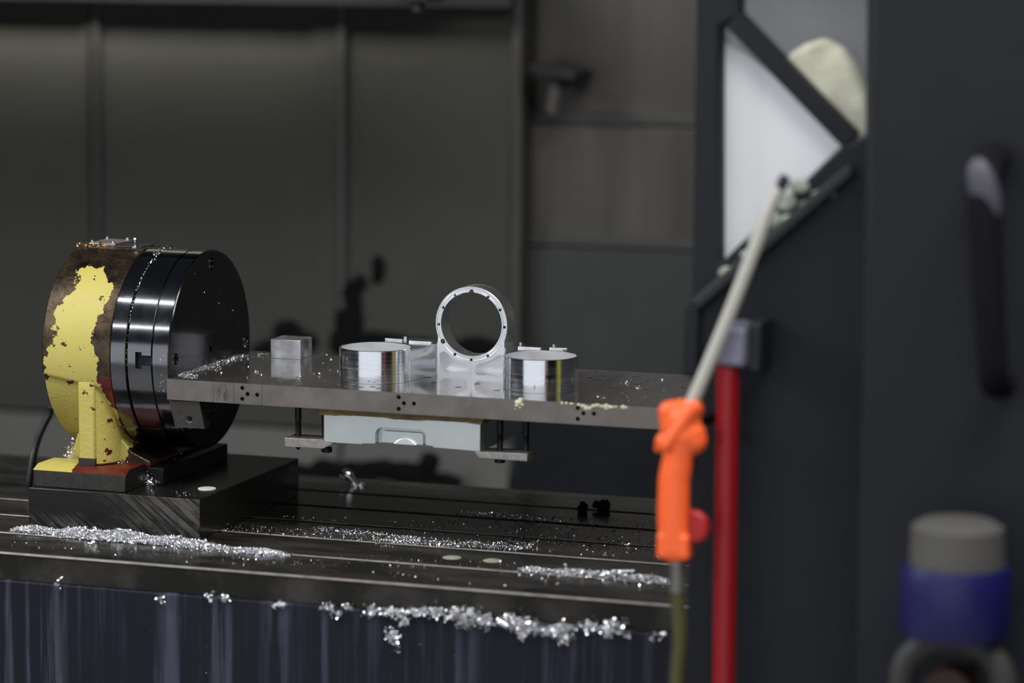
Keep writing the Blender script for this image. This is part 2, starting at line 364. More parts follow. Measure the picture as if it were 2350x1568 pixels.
# ------------------------------------------------------------------ saddle and table
sd = MB().box(-1.25, .95, -.176, .42, -1.098, -.2302).done('machine_saddle', m_saddle, bevel=.002)
tag(sd, 'navy painted machine base streaked with coolant runs under the steel table', 'machine base')
tb = root('machine_table', (-.1, .14, -.2300), 'long dark steel machine table with T-slots, strewn with chips', 'machine table')
YF, YB = -.170, .4495
slots = [(-.060, .011), (.045, .011), (.143, .011), (.245, .011), (.348, .011)]   # front edge of slot, width
pf = [(YF, -.230), (YF, ZT-.0012), (YF+.0012, ZT)]
for y, w in slots:
    y0, y1 = y-w, y
    pf += [(y0-.0008, ZT), (y0, ZT-.0008), (y0, -.211), (y0-.005, -.211), (y0-.005, -.222), (y1+.005, -.222), (y1+.005, -.211), (y1, -.211), (y1, ZT-.0014), (y1+.0016, ZT)]
pf += [(YB, ZT), (YB, -.230)]
MB().prism(pf, 'X', -1.2, .92).done('table_slab', m_table, tb, smooth=20)
def edge_strip(y, r, nm='edge_glint'):
    # chamfer facet a hair proud, its catch of light put into paler steel
    MB().prism([(y-r, ZT-r*.9), (y-r*.1, ZT+.00012), (y+r*.5, ZT+.00012), (y+r*.3, ZT-r*.9)], 'X', -1.2, .92).done(nm, m_edge, tb)
edge_strip(YF+.0004, .0022)
for (y, w), r in zip(slots[:3], (.0014, .0012, .0007)): edge_strip(y+.0012, r)
# ------------------------------------------------------------------ riser block
rb = root('riser_block', (-.065, .14, ZT), 'dark milled steel riser block standing on the table under the yellow chuck body', 'riser block')
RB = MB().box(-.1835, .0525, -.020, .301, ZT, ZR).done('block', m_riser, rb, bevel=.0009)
pc = at(475, 1122, Z=ZR)
MB().cyl((pc[0], pc[1], ZR-.002), (pc[0], pc[1], ZR+.0009), .0122, .0112, 40).done('plug_cap', simple('white_plastic_plug', (.70, .69, .62), 0., .5), rb)['label'] = 'pale round plug cap'
# ------------------------------------------------------------------ rotary chuck unit
rc = root('rotary_chuck', (-.118, .10, ZR), 'rotary chuck unit with steel rim and flaking yellow paint at left of the plate', 'rotary chuck')
def disc(name, x0, x1, R, mat, c=.0012, n=160): return MB().lathe([(x0, .004), (x0, R-c), (x0+c*.7, R), (x1-c*.7, R), (x1, R-c), (x1, .004)], (YC, ZC), 'X', n).done(name, mat, rc, smooth=25)
XA, XB, XD, XE = -.0236, -.0583, -.0805, -.1769
face = disc('face_rim', XA+.0004, -.0012, .128, m_chuck)
ft = MB().lathe([(-.0016, .004), (-.0016, .1272), (0, .1262), (0, .004)], (YC, ZC), 'X', 160).done('face_disc', m_face, rc, smooth=25); ft['label'] = 'black polished front face'
ct = MB(); hd = []
for y, z in ((.1385, .130), (.0262, .0215), (.2480, .0150), (.1370, -.0600)):
    ct.cyl((-.012, y, z), (.004, y, z), .0078, n=28); hd.append((y, z))
cut(ft, ct)
ct2 = MB()
for y, z in hd: ct2.cyl((-.012, y, z), (.004, y, z), .0078, n=28)
cut(face, ct2)
for y, z in hd:
    b = MB().lathe([(-.0118, .0032), (-.0118, .0062), (-.0042, .0062), (-.0034, .0056), (-.0034, .0034), (-.008, .0032)], (y, z), 'X', 24).done('cap_screw', m_black, rc)
    MB().lathe([(-.0004, .0078), (.0003, .0078), (.0003, .0086), (-.0004, .0086)], (y, z), 'X', 28).done('counterbore_rim', m_chuck, rc)
ring = disc('clamp_ring', XB+.0010, XA-.0004, .128, m_chuck)
nt = [at(310, 808, Y=.0060), at(325, 847, Y=.0060), at(346, 817, Y=.0060), at(346, 840, Y=.0060)]
ct = MB().box(nt[0][0], nt[1][0], -.01, .034, nt[1][2], nt[0][2]).box(nt[1][0]-.001, XA+.001, -.01, .034, nt[3][2], nt[2][2])
cut(ring, ct)
MB().box(nt[0][0]-.002, XA+.0002, .0135, .036, nt[1][2]-.002, nt[0][2]+.002).done('slot_shade_insert', m_dark, rc)  # black insert stands in for the shade inside the notch
MB().lathe([(XB-.003, .004), (XB-.003, .1215), (XB+.003, .1215), (XB+.003, .004)], (YC, ZC), 'X', 96).done('seal_groove', m_dark, rc)
disc('rear_ring', XD, XB-.0012, .1285, m_chuck)
cbody = MB().lathe([(XE, .004), (XE, .125), (XE+.003, .129)]+[(XE+.003+(XD-.0012-XE-.003)*k/12, .129) for k in range(1, 13)]+[(XD-.0002, .128), (XD-.0002, .004)], (YC, ZC), 'X', 360)
for v in cbody.bm.verts:                       # rough casting is set back below the raised front band
    zs = -.004-.18*(v.co.x-XE)
    if v.co.y < YC and v.co.z < zs and v.co.x < XD-.006:
        k = min(1., (zs-v.co.z)/.003)*.0040/.129; v.co.y = YC+(v.co.y-YC)*(1-k); v.co.z = ZC+(v.co.z-ZC)*(1-k)
cbody.done('cast_body', m_cast, rc, smooth=40)
# top pad with cover plate, screws and grease nipple
pad = MB().box(-.160, -.0815, .108, .160, .125, .1486).done('top_pad', m_cast, rc, bevel=.001)
cp = MB().box(-.166, -.128, .122, .176, .1486, .1522).done('cover_plate', m_clamp, rc, bevel=.0008)
for x in (-.163, -.133):
    for y in (.127, .171): MB().cyl((x, y, .1522), (x, y, .1552), .0022, n=16).done('cover_screw', m_chrome, cp)
MB().box(-.126, -.088, .118, .158, .1486, .1500).done('shim_plate', m_bracket, rc, bevel=.0005)
nx, ny = -.0985, .120
MB().lathe([(.1480, .0003), (.1480, .0046), (.1510, .0046), (.1520, .0030), (.1555, .0022), (.1570, .0020), (.1592, .0026), (.1612, .0018), (.1620, .0003)], (nx, ny), 'Z', 20).done('grease_nipple', m_chrome, rc)
# rib, web and feet of the casting
ribp = [(.0094, -.1185), (.0092, -.03), (.0089, -.0115), (.0110, -.006), (.06, -.006), (.06, -.1185)]
MB().prism(ribp, 'X', -.1275, -.1045).done('front_rib', m_yellow, rc, bevel=.0022)
MB().box(-.1277, -.1043, .0088, .05, -.1187, -.1085).done('bare_rib_base', m_bracket, rc, bevel=.0008)
# concave saddle web between rib and rim, flaring out to the foot
MB().prism([(-.1060, .0125), (-.0990, .0170), (-.0885, .0330), (-.0885, .20), (-.1275, .20), (-.1275, .06), (-.1060, .06)], 'Z', -.1175, .0).done('gusset_web', m_yellow, rc, bevel=.002)
MB().prism([(-.158, -.113), (-.150, -.085), (-.092, -.085), (-.074, -.105), (-.048, -.116), (-.048, -.1235), (-.172, -.1235)], 'Y', .052, .24).done('flared_base', m_flare, rc, smooth=60, bevel=.002)
MB().prism([(-.010, ZR), (-.010, -.1242), (.004, -.1187), (.050, -.1187), (.050, ZR)], 'X', -.1815, -.0535).done('front_foot', m_bracket, rc, bevel=.0010)
MB().prism([(-.0103, -.1243), (.0039, -.1184), (.049, -.1184), (.049, -.1190), (.0042, -.1190), (-.0098, -.1247)], 'X', -.1817, -.0545).done('foot_paint', m_foot, rc)['label'] = 'yellow and red paint on the foot'
MB().box(-.1815, -.030, .052, .255, ZR, -.1236).done('rear_foot', m_black, rc, bevel=.001)
# ------------------------------------------------------------------ fixture plate
fp = root('fixture_plate', (.32, .136, -.0258), 'long steel fixture plate with many tapped holes held out from the chuck', 'fixture plate')
PL = MB().box(0, .641, 0, .272, -.0258, 0).done('plate', m_plate, fp, bevel=.0005)
ct = MB()
for q in ((490, 895), (537, 898), (601, 903)):
    x = float(at(*q, Y=0)[0]); ct.box(x-.00035, x+.00035, -.01, .0006, -.04, .01)
for q in ((556, 891), (568, 905), (590, 906.5), (556, 916), (915, 912), (927, 926), (950, 927), (915, 939), (1326, 937), (1339, 949), (1363, 950), (1326, 962)):
    p = at(*q, Y=0); ct.cyl((p[0], -.01, p[2]), (p[0], .014, p[2]), .00275, n=20)
tops = []
for q in ((955, 410), (1045, 437), (1040, 348), (1455, 397), (1195, 517), (1480, 478), (1595, 445), (1690, 435), (1430, 522), (1565, 537), (1980, 517), (1075, 562), (1340, 625)): tops.append((1150+q[0]/4.7, 780+q[1]/4.7, .0042))
for q in ((1100, 392), (1810, 497), (1780, 412)): tops.append((1150+q[0]/4.7, 780+q[1]/4.7, .0025))
for q in ((905, 918), (955, 963), (1165, 1003), (1325, 975), (1495, 1030), (330, 1003), (430, 1000), (485, 1013), (130, 983)): tops.append((740+q[0]/3.73, 620+q[1]/3.73, .0042))
for q in ((1215, 385), (1050, 427), (1420, 415), (1535, 445), (760, 383)): tops.append((350+q[0]/3.615, 760+q[1]/3.615, .0042))
for x, y, r in tops:
    p = at(x, y, Z=0); ct.cyl((p[0], p[1], -.016), (p[0], p[1], .01), r, n=22)
cut(PL, ct)
br = MB().prism([(float(at(x, y, Y=.004)[0]), float(at(x, y, Y=.004)[2])) for x, y in ((388, 919), (457, 922), (470, 985), (402, 981))], 'Y', .004, .022).done('support_bracket', m_bracket, fp, bevel=.0006)
bh = at(434, 963, Y=.004)
ct = MB().lathe([(-.01, .0003), (-.01, .0044), (.02, .0044), (.02, .0003)], (bh[0], bh[2]), 'Y', 24); cut(br, ct)
th = MB()
for k in range(7): th.lathe([(.0045+k*.0022, .0044), (.0050+k*.0022, .0034), (.0060+k*.0022, .0044)], (bh[0], bh[2]), 'Y', 24)
th.done('tapped_thread', m_bracket, br)
# engraved hatch marks beside the seams
hm = MB()
for k in range(16):
    x = float(at(490, 895, Y=0)[0])+.003+random.choice((0, .011))+random.random()*.006; z = -.0245+random.random()*.02
    hm.obox((x, -.00002, z+.001), (.0003, .0003, .004+.006*random.random()), Matrix.Rotation(random.uniform(-.3, .3), 3, 'Y'))
hm.done('scribe_marks', m_black, fp)
# ------------------------------------------------------------------ machined housing on the plate
mh = root('machined_housing', (.349, .15, 0), 'bright aluminium housing with upright ring between two round cups on the plate', 'machined part')
RX, RZ, RY = .3488, .0675, .1485
ringo = MB().lathe([(RY, .0403), (RY, .0418), (RY+.0012, .0424), (RY+.0012, .0452), (RY, .0458), (RY, .0471), (RY+.0005, .0476), (RY+.030, .0476), (RY+.0305, .0471), (RY+.0305, .0403)], (RX, RZ), 'Y', 144).done('bearing_ring', m_alu_face, mh, smooth=25)
def zz(x, y): return 740+x/3.73, 620+y/3.73
ct = MB(); hl = []
for x, y, r in ((1275, 187, .0031), (1135, 218, .0018), (1417, 231, .0018), (1033, 322, .0018), (1519, 343, .0018), (995, 465, .0018), (1556, 491, .0018), (1132, 722, .0018), (1413, 737, .0018), (1272, 769, .0018), (1030, 610, .0031), (1517, 635, .0031)):
    p = at(*zz(x, y), Y=RY); hl.append((p, r)); ct.cyl((p[0], RY-.01, p[2]), (p[0], RY+.02, p[2]), r, n=20)
# base block, cut by the bore
def holes():
    c = MB()
    for p, r in hl: c.cyl((p[0], RY-.01, p[2]), (p[0], RY+.02, p[2]), r, n=20)
    return c
cut(ringo, ct)
BX0, BX1 = .3035, .3925
bp = [(BX0, 0), (BX1, 0), (BX1, .0470), (.3931, .0515), (.380, .056), (RX, .040), (.318, .056), (.3046, .0515), (.3042, .0440), (BX0, .0412)]
blk = MB().prism(bp, 'Y', RY+.0003, RY+.0382).done('base_block', m_alu, mh, bevel=.0004)
c1 = MB().lathe([(RY-.02, .0003), (RY-.02, .0460), (RY+.08, .0460), (RY+.08, .0003)], (RX, RZ), 'Y', 96); cut(blk, c1)
def pk(pts):
    return [(float(p[0]), float(p[2])) for p in (at(*zz(x, y), Y=RY) for x, y in pts)]
pL = pk(((1003, 725), (1012, 703), (1040, 697), (1060, 706), (1095, 742), (1150, 772), (1215, 797), (1238, 815), (1243, 845), (1240, 875), (1225, 897), (1190, 900), (1040, 888), (1008, 865)))
pR = pk(((1540, 745), (1533, 728), (1515, 726), (1490, 735), (1450, 765), (1395, 790), (1330, 804), (1305, 818), (1300, 850), (1303, 880), (1320, 898), (1520, 913), (1540, 900)))
c2 = MB().prism(pL, 'Y', RY-.01, RY+.022).prism(pR, 'Y', RY-.01, RY+.022); cut(blk, c2)
c3 = holes(); cut(blk, c3)
# scribed centre line on the block
lz = [at(*zz(1270, 785), Y=RY), at(*zz(1268, 895), Y=RY)]
MB().box(lz[0][0]-.0003, lz[0][0]+.0003, RY-.0001, RY+.0005, lz[1][2], lz[0][2]).done('centre_line', m_chrome, mh)
for k, (x, y, r) in enumerate(((RX, RZ, 0),)):
    for a in (90, 0, 180, 0): pass
cupc = [(.2420, .0947, .0458), (.4570, .0975, .0462)]
CH = .0410
for cx, cy, r in cupc:
    MB().lathe([(0.0002, r-.0022), (.0002, r), (CH-.0005, r), (CH, r-.0005), (CH, r-.0019), (CH-.0005, r-.0024), (.002, r-.0024)], (cx, cy), 'Z', 144).done('round_cup', m_alu_turned, mh, smooth=25)
    # shallow floor inside the cup
    MB().cyl((cx, cy, .0006), (cx, cy, .004), r-.0021, n=96).done('cup_floor', m_alu_face, mh)
    MB().lathe([(.004, r-.0025), (.004, r-.0028), (CH-.0009, r-.0028), (CH-.0006, r-.0025)], (cx, cy), 'Z', 144).done('cup_bore', m_bore, mh)
def arm(cx, cy, r, sgn, bx):
    P = []
    # front: concave sweep from the cup to the block
    a0 = math.radians(-12); p0 = (cx+sgn*(r-.0008)*math.cos(a0), cy+(r-.0008)*math.sin(a0)); p1 = (bx, RY+.0008)
    c0 = (p0[0]+sgn*.008, p0[1]+.036); 
    for k in range(15):
        t_ = k/14; P.append(((1-t_)**2*p0[0]+2*t_*(1-t_)*c0[0]+t_*t_*p1[0], (1-t_)**2*p0[1]+2*t_*(1-t_)*c0[1]+t_*t_*p1[1]))
    P += [(bx, RY+.038), (cx+sgn*.012, RY+.040)]
    for k in range(9):
        a = math.radians(112-k*9); P.append((cx+sgn*(r-.0008)*math.cos(a)*-1 if False else cx+sgn*(r-.0008)*math.cos(a), cy+(r-.0008)*math.sin(a)))
    # keep the wall outside the cup: follow the cup's rim back to the start
    for k in range(1, 9):
        a = math.radians(40-k*(52/9)); P.append((cx+sgn*(r-.0008)*math.cos(a), cy+(r-.0008)*math.sin(a)))
    return MB().prism(P, 'Z', .0003, CH-.0002).done('arm_web', m_alu_arm, mh, smooth=40, bevel=.0003)
arm(*cupc[0], 1, BX0+.0002); arm(*cupc[1], -1, BX1-.0002)
# raised ribs and pins on the arm decks
for (x0, x1, y), nm in (((885, 925, 780), 'l'), ((940, 991, 785.5), 'l'), ((1190, 1242, 799), 'r'), ((1262, 1303, 801), 'r')):
    a = at(x0, y, Z=CH); b = at(x1, y+(x1-x0)*.05, Z=CH); mid = (a+b)/2; L = float(np.linalg.norm(b-a))
    MB().box(mid[0]-L/2, mid[0]+L/2, mid[1]-.003, mid[1]+.003, CH-.0003, CH+.0022).done('deck_rib', m_alu_face, mh, bevel=.0004)
for x, y in ((930, 779), (1195, 792), (1272, 797)):
    p = at(x, y, Z=CH); MB().cyl((p[0], p[1], CH-.0005), (p[0], p[1], CH+.0035), .0022, n=16).done('deck_pin', m_alu_face, mh)
# ------------------------------------------------------------------ square block behind
sq = MB().box(.0477, .0895, .2179, .2580, .0002, .0250).done('square_block', alu('brushed_block', (.86, .87, .91), .36, (1, 1, 1), 60, .4), bevel=.0006)
tag(sq, 'small square aluminium block on the plate near the chuck face', 'block')
# ------------------------------------------------------------------ blank glued and clamped under the plate
bk = root('clamped_blank', (.307, .10, -.0685), 'sawn aluminium blank with a milled pocket hanging under the fixture plate', 'metal blank')
x0, x1 = .2052, .4087
prof = [(x0, -.0335), (x1, -.0335), (x1, -.0685), (.3480, -.0672), (.3480, -.0655), (.3386, -.0652), (.2734, -.0670), (.2560, -.0680), (.2560, -.0690), (x0, -.0692)]
BK = MB().prism(prof, 'Y', .012, .20).done('blank_body', m_alu_blank, bk, bevel=.0005)
def rr(xa, xb, za, zb, r, n=6):
    P = []
    for cx, cz, a0 in ((xb-r, zb-r, 0), (xa+r, zb-r, 90)):
        for k in range(n+1): a = math.radians(a0+90*k/n); P.append((cx+r*math.cos(a), cz+r*math.sin(a)))
    return P+[(xa, za), (xb, za)]
ct = MB().prism(rr(.2734, .3386, -.09, -.0470, .008), 'Y', 0, .020); cut(BK, ct)
MB().prism([(p[0], p[1]) for p in rr(.2790, .3345, -.0660, -.0505, .006)], 'Y', .0155, .024).done('pocket_step', m_alu_blank, bk, bevel=.0008)
pb = MB().cyl((.3115, .0125, -.0770), (.3115, .022, -.0770), .0185, n=64)
bo = pb.done('pocket_boss', m_alu_face, bk, bevel=.0008)
ct = MB().box(.25, .37, 0, .05, -.12, -.0662); cut(bo, ct)
gl = MB()
N = 40
top = [(.2000+(.4130-.2000)*i/N, -.0259) for i in range(N+1)]
bot = [(.2000+(.4110-.2000)*i/N, -.0335-.0012*math.sin(i*.31+1)-.0010*random.random()-.0012*(N-i)/N*.2) for i in range(N+1)]
gl.prism(top+bot[::-1], 'Y', .0105, .19).done('adhesive_bead', m_glue, bk, smooth=60)['label'] = 'amber glue line'
# ------------------------------------------------------------------ clamps
def thread(mb, x, y, z0, z1, r, pitch=.0016):
    n = int((z1-z0)/pitch); pr = [(z0, .0003), (z0, r*.86)]
    for k in range(n): pr += [(z0+(k+.5)*pitch, r), (z0+(k+1)*pitch, r*.86)]
    pr += [(z0+n*pitch, .0003)]; mb.lathe(pr, (x, y), 'Z', 20)
def clamp(label, prof, y0, y1, screws, cap, tip):
    xs = [p[0] for p in prof]; r = root('strap_clamp', (sum(xs)/len(xs), (y0+y1)/2, min(p[1] for p in prof)), label, 'clamp', 'strap clamps under the plate')
    st = MB().prism(prof, 'Y', y0, y1).done('strap', m_clamp, r, bevel=.0005)
    zb = prof[0][1]; zt = prof[1][1]
    for x in screws:
        m = MB(); thread(m, x, (y0+y1)/2, zt-.001, zt+.020, .0040); m.cyl((x, (y0+y1)/2, zt+.0198), (x, (y0+y1)/2, -.0260), .0041, n=24); m.done('stud', m_black, r, smooth=30)
    MB().lathe([(zb-.0062, .0030), (zb-.0062, .0060), (zb-.0056, .0067), (zb-.0003, .0067), (zb-.0003, .0003), (zb-.004, .0003), (zb-.004, .0030)], (cap, (y0+y1)/2), 'Z', 32).done('screw_head', m_black, r)
    if tip is not None:
        MB().lathe([(zb-.0006, .0003), (zb-.0006, .0040), (zb-.0030, .0036), (zb-.0055, .0008), (zb-.0056, .0003)], (tip, (y0+y1)/2), 'Z', 20).done('screw_tip', m_black, r)
    return r
clamp('grey strap clamp at the left end of the blank with a pointed screw tip', [(.1530, -.0780), (.1530, -.0668), (.2047, -.0662), (.2047, -.0697), (.2178, -.0700), (.2165, -.0712), (.2040, -.0775)], .012, .044, (.1647, .2001), .2028, .1647)
clamp('grey strap clamp at the right end of the blank with its toe to the left', [(.4688, -.0768), (.4688, -.0672), (.4092, -.0686), (.4020, -.0690), (.4035, -.0730), (.4085, -.0763)], .012, .044, (.4286, .4618), .4286, None)
# ------------------------------------------------------------------ chips
def chips(name, pts, size, mat, label=None, cat=None, group=None, kind='stuff', parent=None, lay=.5):
    """little curled flakes, one mesh: pts = (n,3) positions; size = typical length"""
    pts = np.asarray(pts, float); n = len(pts); nseg = 3
    L = size*np.exp(rng.normal(0, .45, n)); wdt = L*rng.uniform(.10, .34, n); curl = rng.uniform(.8, 4.4, n)
    V = np.zeros((n, 2*(nseg+1), 3))
    for k in range(nseg+1):
        a = (k/nseg-.5)*curl
        x = L/curl*np.sin(a)*1.0; z = L/curl*(1-np.cos(a))
        for j, sgn in enumerate((-.5, .5)):
            V[:, 2*k+j, 0] = x; V[:, 2*k+j, 1] = sgn*wdt; V[:, 2*k+j, 2] = z
    # random rotations
    q = rng.normal(size=(n, 4)); q[:, 1:3] *= lay+.25; q /= np.linalg.norm(q, axis=1)[:, None]
    w, x, y, z = q.T
    R = np.stack([np.stack([1-2*(y*y+z*z), 2*(x*y-z*w), 2*(x*z+y*w)], -1), np.stack([2*(x*y+z*w), 1-2*(x*x+z*z), 2*(y*z-x*w)], -1), np.stack([2*(x*z-y*w), 2*(y*z+x*w), 1-2*(x*x+y*y)], -1)], 1)
    V = np.einsum('nij,nkj->nki', R, V)+pts[:, None, :]
    m = 2*(nseg+1); F = []
    idx = np.arange(n)[:, None]*m
    f = np.concatenate([idx+np.array([2*k, 2*k+1, 2*k+3, 2*k+2]) for k in range(nseg)], 0)
    off = np.array(origin(parent)) if parent is not None else np.array([pts[:, 0].mean(), pts[:, 1].mean(), pts[:, 2].min()])
    me = bpy.data.meshes.new(name); me.from_pydata((V.reshape(-1, 3)-off).tolist(), [], f.tolist()); me.update()
    o = link(name, me, mat, parent)
    if parent is None: o.location = off
    return tag(o, label, cat, group, kind)
def line_pile(A, B, n, width, height, taper=.15):
    """heap along A-B lying on the horizontal surface through A"""
    A, B = np.array(A, float), np.array(B, float); t_ = rng.uniform(0, 1, n); d = (B-A); L = np.linalg.norm(d[:2]); nrm = np.array([-d[1], d[0], 0])/L
    prof = np.clip(np.minimum(t_, 1-t_)/taper, 0, 1)**.6*(.65+.35*np.sin(t_*17+1)*np.sin(t_*7))
    s = rng.normal(0, .38, n); h = height*prof*np.exp(-(s**2)*3)*rng.uniform(0, 1, n)**.6
    return A+t_[:, None]*d+nrm*(s*width*(.4+.6*prof))[:, None]+np.array([0, 0, 1])*(h+.0006)[:, None]
def scatter(quad, n, z):
    """n points spread over the horizontal quad given by 4 photo points"""
    c = [at(x, y, Z=z) for x, y in quad]; u, v = rng.uniform(0, 1, n), rng.uniform(0, 1, n)
    P = (1-u)[:, None]*((1-v)[:, None]*c[0]+v[:, None]*c[3])+u[:, None]*((1-v)[:, None]*c[1]+v[:, None]*c[2]); P[:, 2] = z+.0005; return P
# heap in front of the riser
A = at(35, 1224, Z=ZT); B = at(660, 1272, Z=ZT)
pts = np.concatenate([line_pile(at(30, 1216, Z=ZT), at(455, 1248, Z=ZT), 15000, .030, .011), line_pile(at(150, 1228, Z=ZT), at(660, 1276, Z=ZT), 12000, .022, .008)])
pts[:, 1] = np.where((pts[:, 0] < .054) & (pts[:, 1] > -.0215), -.0215-rng.uniform(0, .01, len(pts)), pts[:, 1])
chips('chip_heap', pts, .0023, m_chip, 'long heap of bright aluminium chips along the front of the riser block', 'metal chips')
pts = np.concatenate([line_pile(at(1190, 1309, Z=ZT), at(1535, 1334, Z=ZT), 4200, .022, .007), line_pile(at(1150, 1312, Z=ZT), at(1540, 1346, Z=ZT), 130, .05, .001)])
chips('chip_heap', pts, .0029, m_chip, 'heap of aluminium chips at the right front edge of the table beside the orange gun', 'metal chips')
# sprinkled over the table
pts = np.concatenate([scatter(((540, 1205), (1230, 1250), (1190, 1268), (500, 1222)), 1500, ZT), scatter(((860, 1238), (1230, 1246), (1215, 1262), (850, 1250)), 2000, ZT),
  line_pile(at(720, 1212, Z=ZT), at(965, 1240, Z=ZT), 1200, .03, .002), line_pile(at(1055, 1176, Z=ZT), at(1300, 1200, Z=ZT), 1100, .03, .003), line_pile(at(640, 1190, Z=ZT), at(790, 1200, Z=ZT), 150, .03, .003),
  scatter(((900, 1195), (1530, 1225), (1535, 1290), (900, 1240)), 700, ZT), scatter(((520, 1262), (1200, 1290), (1180, 1312), (480, 1290)), 260, ZT), scatter(((20, 1240), (700, 1290), (1500, 1372), (0, 1262)), 120, ZT)])
ok = ~((pts[:, 0] < .0535) & (pts[:, 0] > -.1845) & (pts[:, 1] > -.021) & (pts[:, 1] < .302))
for y, w in slots: ok &= ~((pts[:, 1] < y) & (pts[:, 1] > y-w))
chips('table_chips', pts[ok], .0019, m_chip, 'fine aluminium chips sprinkled over the middle of the machine table', 'metal chips')
pts = np.concatenate([scatter(((1180, 1225), (1530, 1240), (1535, 1275), (1200, 1250)), 450, ZT), scatter(((1000, 1180), (1500, 1195), (1520, 1225), (1000, 1205)), 350, ZT)])
chips('oily_chips', pts, .0024, m_dirtchip, 'dark oily chips on the right rear part of the table', 'metal chips')
# along the ledge under the table edge
def clump(x, y, rx, ry, n, Y=-.1775):
    r = rng.normal(0, .5, (n, 2)); P = []
    for a, b in r:
        p = at(x+a*rx, y+b*ry, Y=Y); P.append((p[0], Y-abs(rng.normal(0, .0025)), p[2]))
    return P
L = []
for x, y, rx, ry, n in ((135, 1337, 8, 14, 10), (370, 1376, 8, 10, 14), (480, 1367, 10, 6, 14), (517, 1374, 10, 12, 25), (640, 1386, 22, 8, 28), (752, 1394, 14, 8, 30), (775, 1409, 12, 10, 30), (800, 1394, 10, 7, 25),
  (850, 1402, 14, 14, 70), (905, 1404, 40, 9, 130), (930, 1420, 12, 14, 50), (975, 1403, 40, 9, 110), (1005, 1405, 16, 12, 60), (1060, 1412, 40, 14, 170), (1065, 1430, 16, 10, 50), (1115, 1424, 24, 14, 110),
  (1175, 1424, 22, 14, 110), (1205, 1437, 36, 16, 150), (1260, 1448, 40, 11, 120), (1200, 1458, 14, 12, 40), (1300, 1443, 24, 14, 110), (1295, 1465, 12, 14, 50), (1280, 1454, 16, 8, 40), (1355, 1436, 22, 14, 90), (1410, 1436, 24, 16, 130), (1400, 1452, 14, 12, 40),
  (1445, 1457, 5, 12, 10), (1500, 1470, 6, 16, 16), (1527, 1457, 8, 6, 8)):
    L += clump(x, y, rx, ry, n)
L = L+[(p[0]+rng.normal(0, .0015), p[1], p[2]+rng.normal(0, .0012)) for p in L]
chips('ledge_chips', L, .0042, m_chip, 'clumps of bright chips stuck along the seam below the table edge', 'metal chips', lay=1.)
chips('hanging_chips', clump(902, 1452, 12, 16, 90, -.178)+clump(912, 1472, 8, 20, 60, -.178)+clump(900, 1468, 14, 10, 40, -.178), .0040, m_chip, 'small cluster of chips clinging lower on the navy machine base', 'metal chips', lay=1.)
# on the plate against the chuck face
pts = np.concatenate([line_pile(at(395, 862, Z=0), at(560, 815, Z=0), 900, .034, .0022), line_pile(at(420, 864, Z=0), at(455, 864, Z=0), 260, .016, .003), line_pile(at(480, 845, Z=0), at(508, 848, Z=0), 80, .012, .003), line_pile(at(590, 816, Z=0), at(618, 816, Z=0), 70, .012, .004)])
pts[:, 0] = np.maximum(pts[:, 0], .002); pts[:, 1] = np.clip(pts[:, 1], .002, .270)
chips('plate_chips', pts, .0012, m_chip, 'chips drifted on the plate against the black chuck face', 'metal chips')
pts = np.concatenate([scatter(((420, 868), (900, 890), (780, 830), (560, 815)), 60, 0), scatter(((1340, 860), (1540, 872), (1520, 925), (1340, 915)), 26, 0)])
for x, y, n in ((583, 855, 14), (565, 866, 10), (668, 830, 16), (755, 826, 8), (745, 812, 10), (753, 850, 9), (1433, 880, 24), (1557, 917, 16), (1458, 891, 12), (1512, 872, 5), (1437, 912, 5), (1380, 913, 6)):
    p = at(x, y, Z=0); pts = np.concatenate([pts, p+np.abs(rng.normal(0, 1, (n, 3)))*np.array([.0028, .002, .0014])])
pts[:, 1] = np.clip(pts[:, 1], .002, .270)
pts = pts[~((pts[:, 0] > .19) & (pts[:, 0] < .51) & (pts[:, 1] > .045) & (pts[:, 1] < .20))]
chips('loose_plate_chips', pts, .0018, m_chip, 'single loose chips scattered over the top of the fixture plate', 'metal chips')
# chips packed in the chuck groove and dotted over the chuck
P = []
for k in range(520):
    a = math.radians(rng.uniform(20, 112)) if k < 330 else math.radians(rng.uniform(-10, 85)); big = 62 < math.degrees(a) < 100
    rr_ = .1262+abs(rng.normal(0, .0016 if big else .0006)); P.append((XB+rng.normal(0, .0022 if big else .0007), YC-rr_*math.cos(a), ZC+rr_*math.sin(a)))
chips('groove_chips', P, .0018, m_chip, 'chips packed in the dark groove around the chuck rim', 'metal chips', lay=1.)
P = []
for k in range(70):
    a = rng.uniform(0, 2*PI); r = .12*math.sqrt(rng.uniform(0, 1)); P.append((.0004, YC+r*math.cos(a), ZC+r*math.sin(a)))
for y, z in hd:
    for k in range(14): a = rng.uniform(0, 2*PI); P.append((-.003+rng.uniform(0, .002), y+.006*math.cos(a), z+.006*math.sin(a)))
for k in range(70):
    x, y = rng.normal(372, 9), rng.uniform(800, 900); p = at(x, y, Y=.0055); P.append((p[0], .0052+.0008*rng.uniform(), p[2]))
chips('face_chips', P, .0010, m_chip, 'specks of chips stuck to the black chuck face and its screws', 'metal chips', lay=1.)
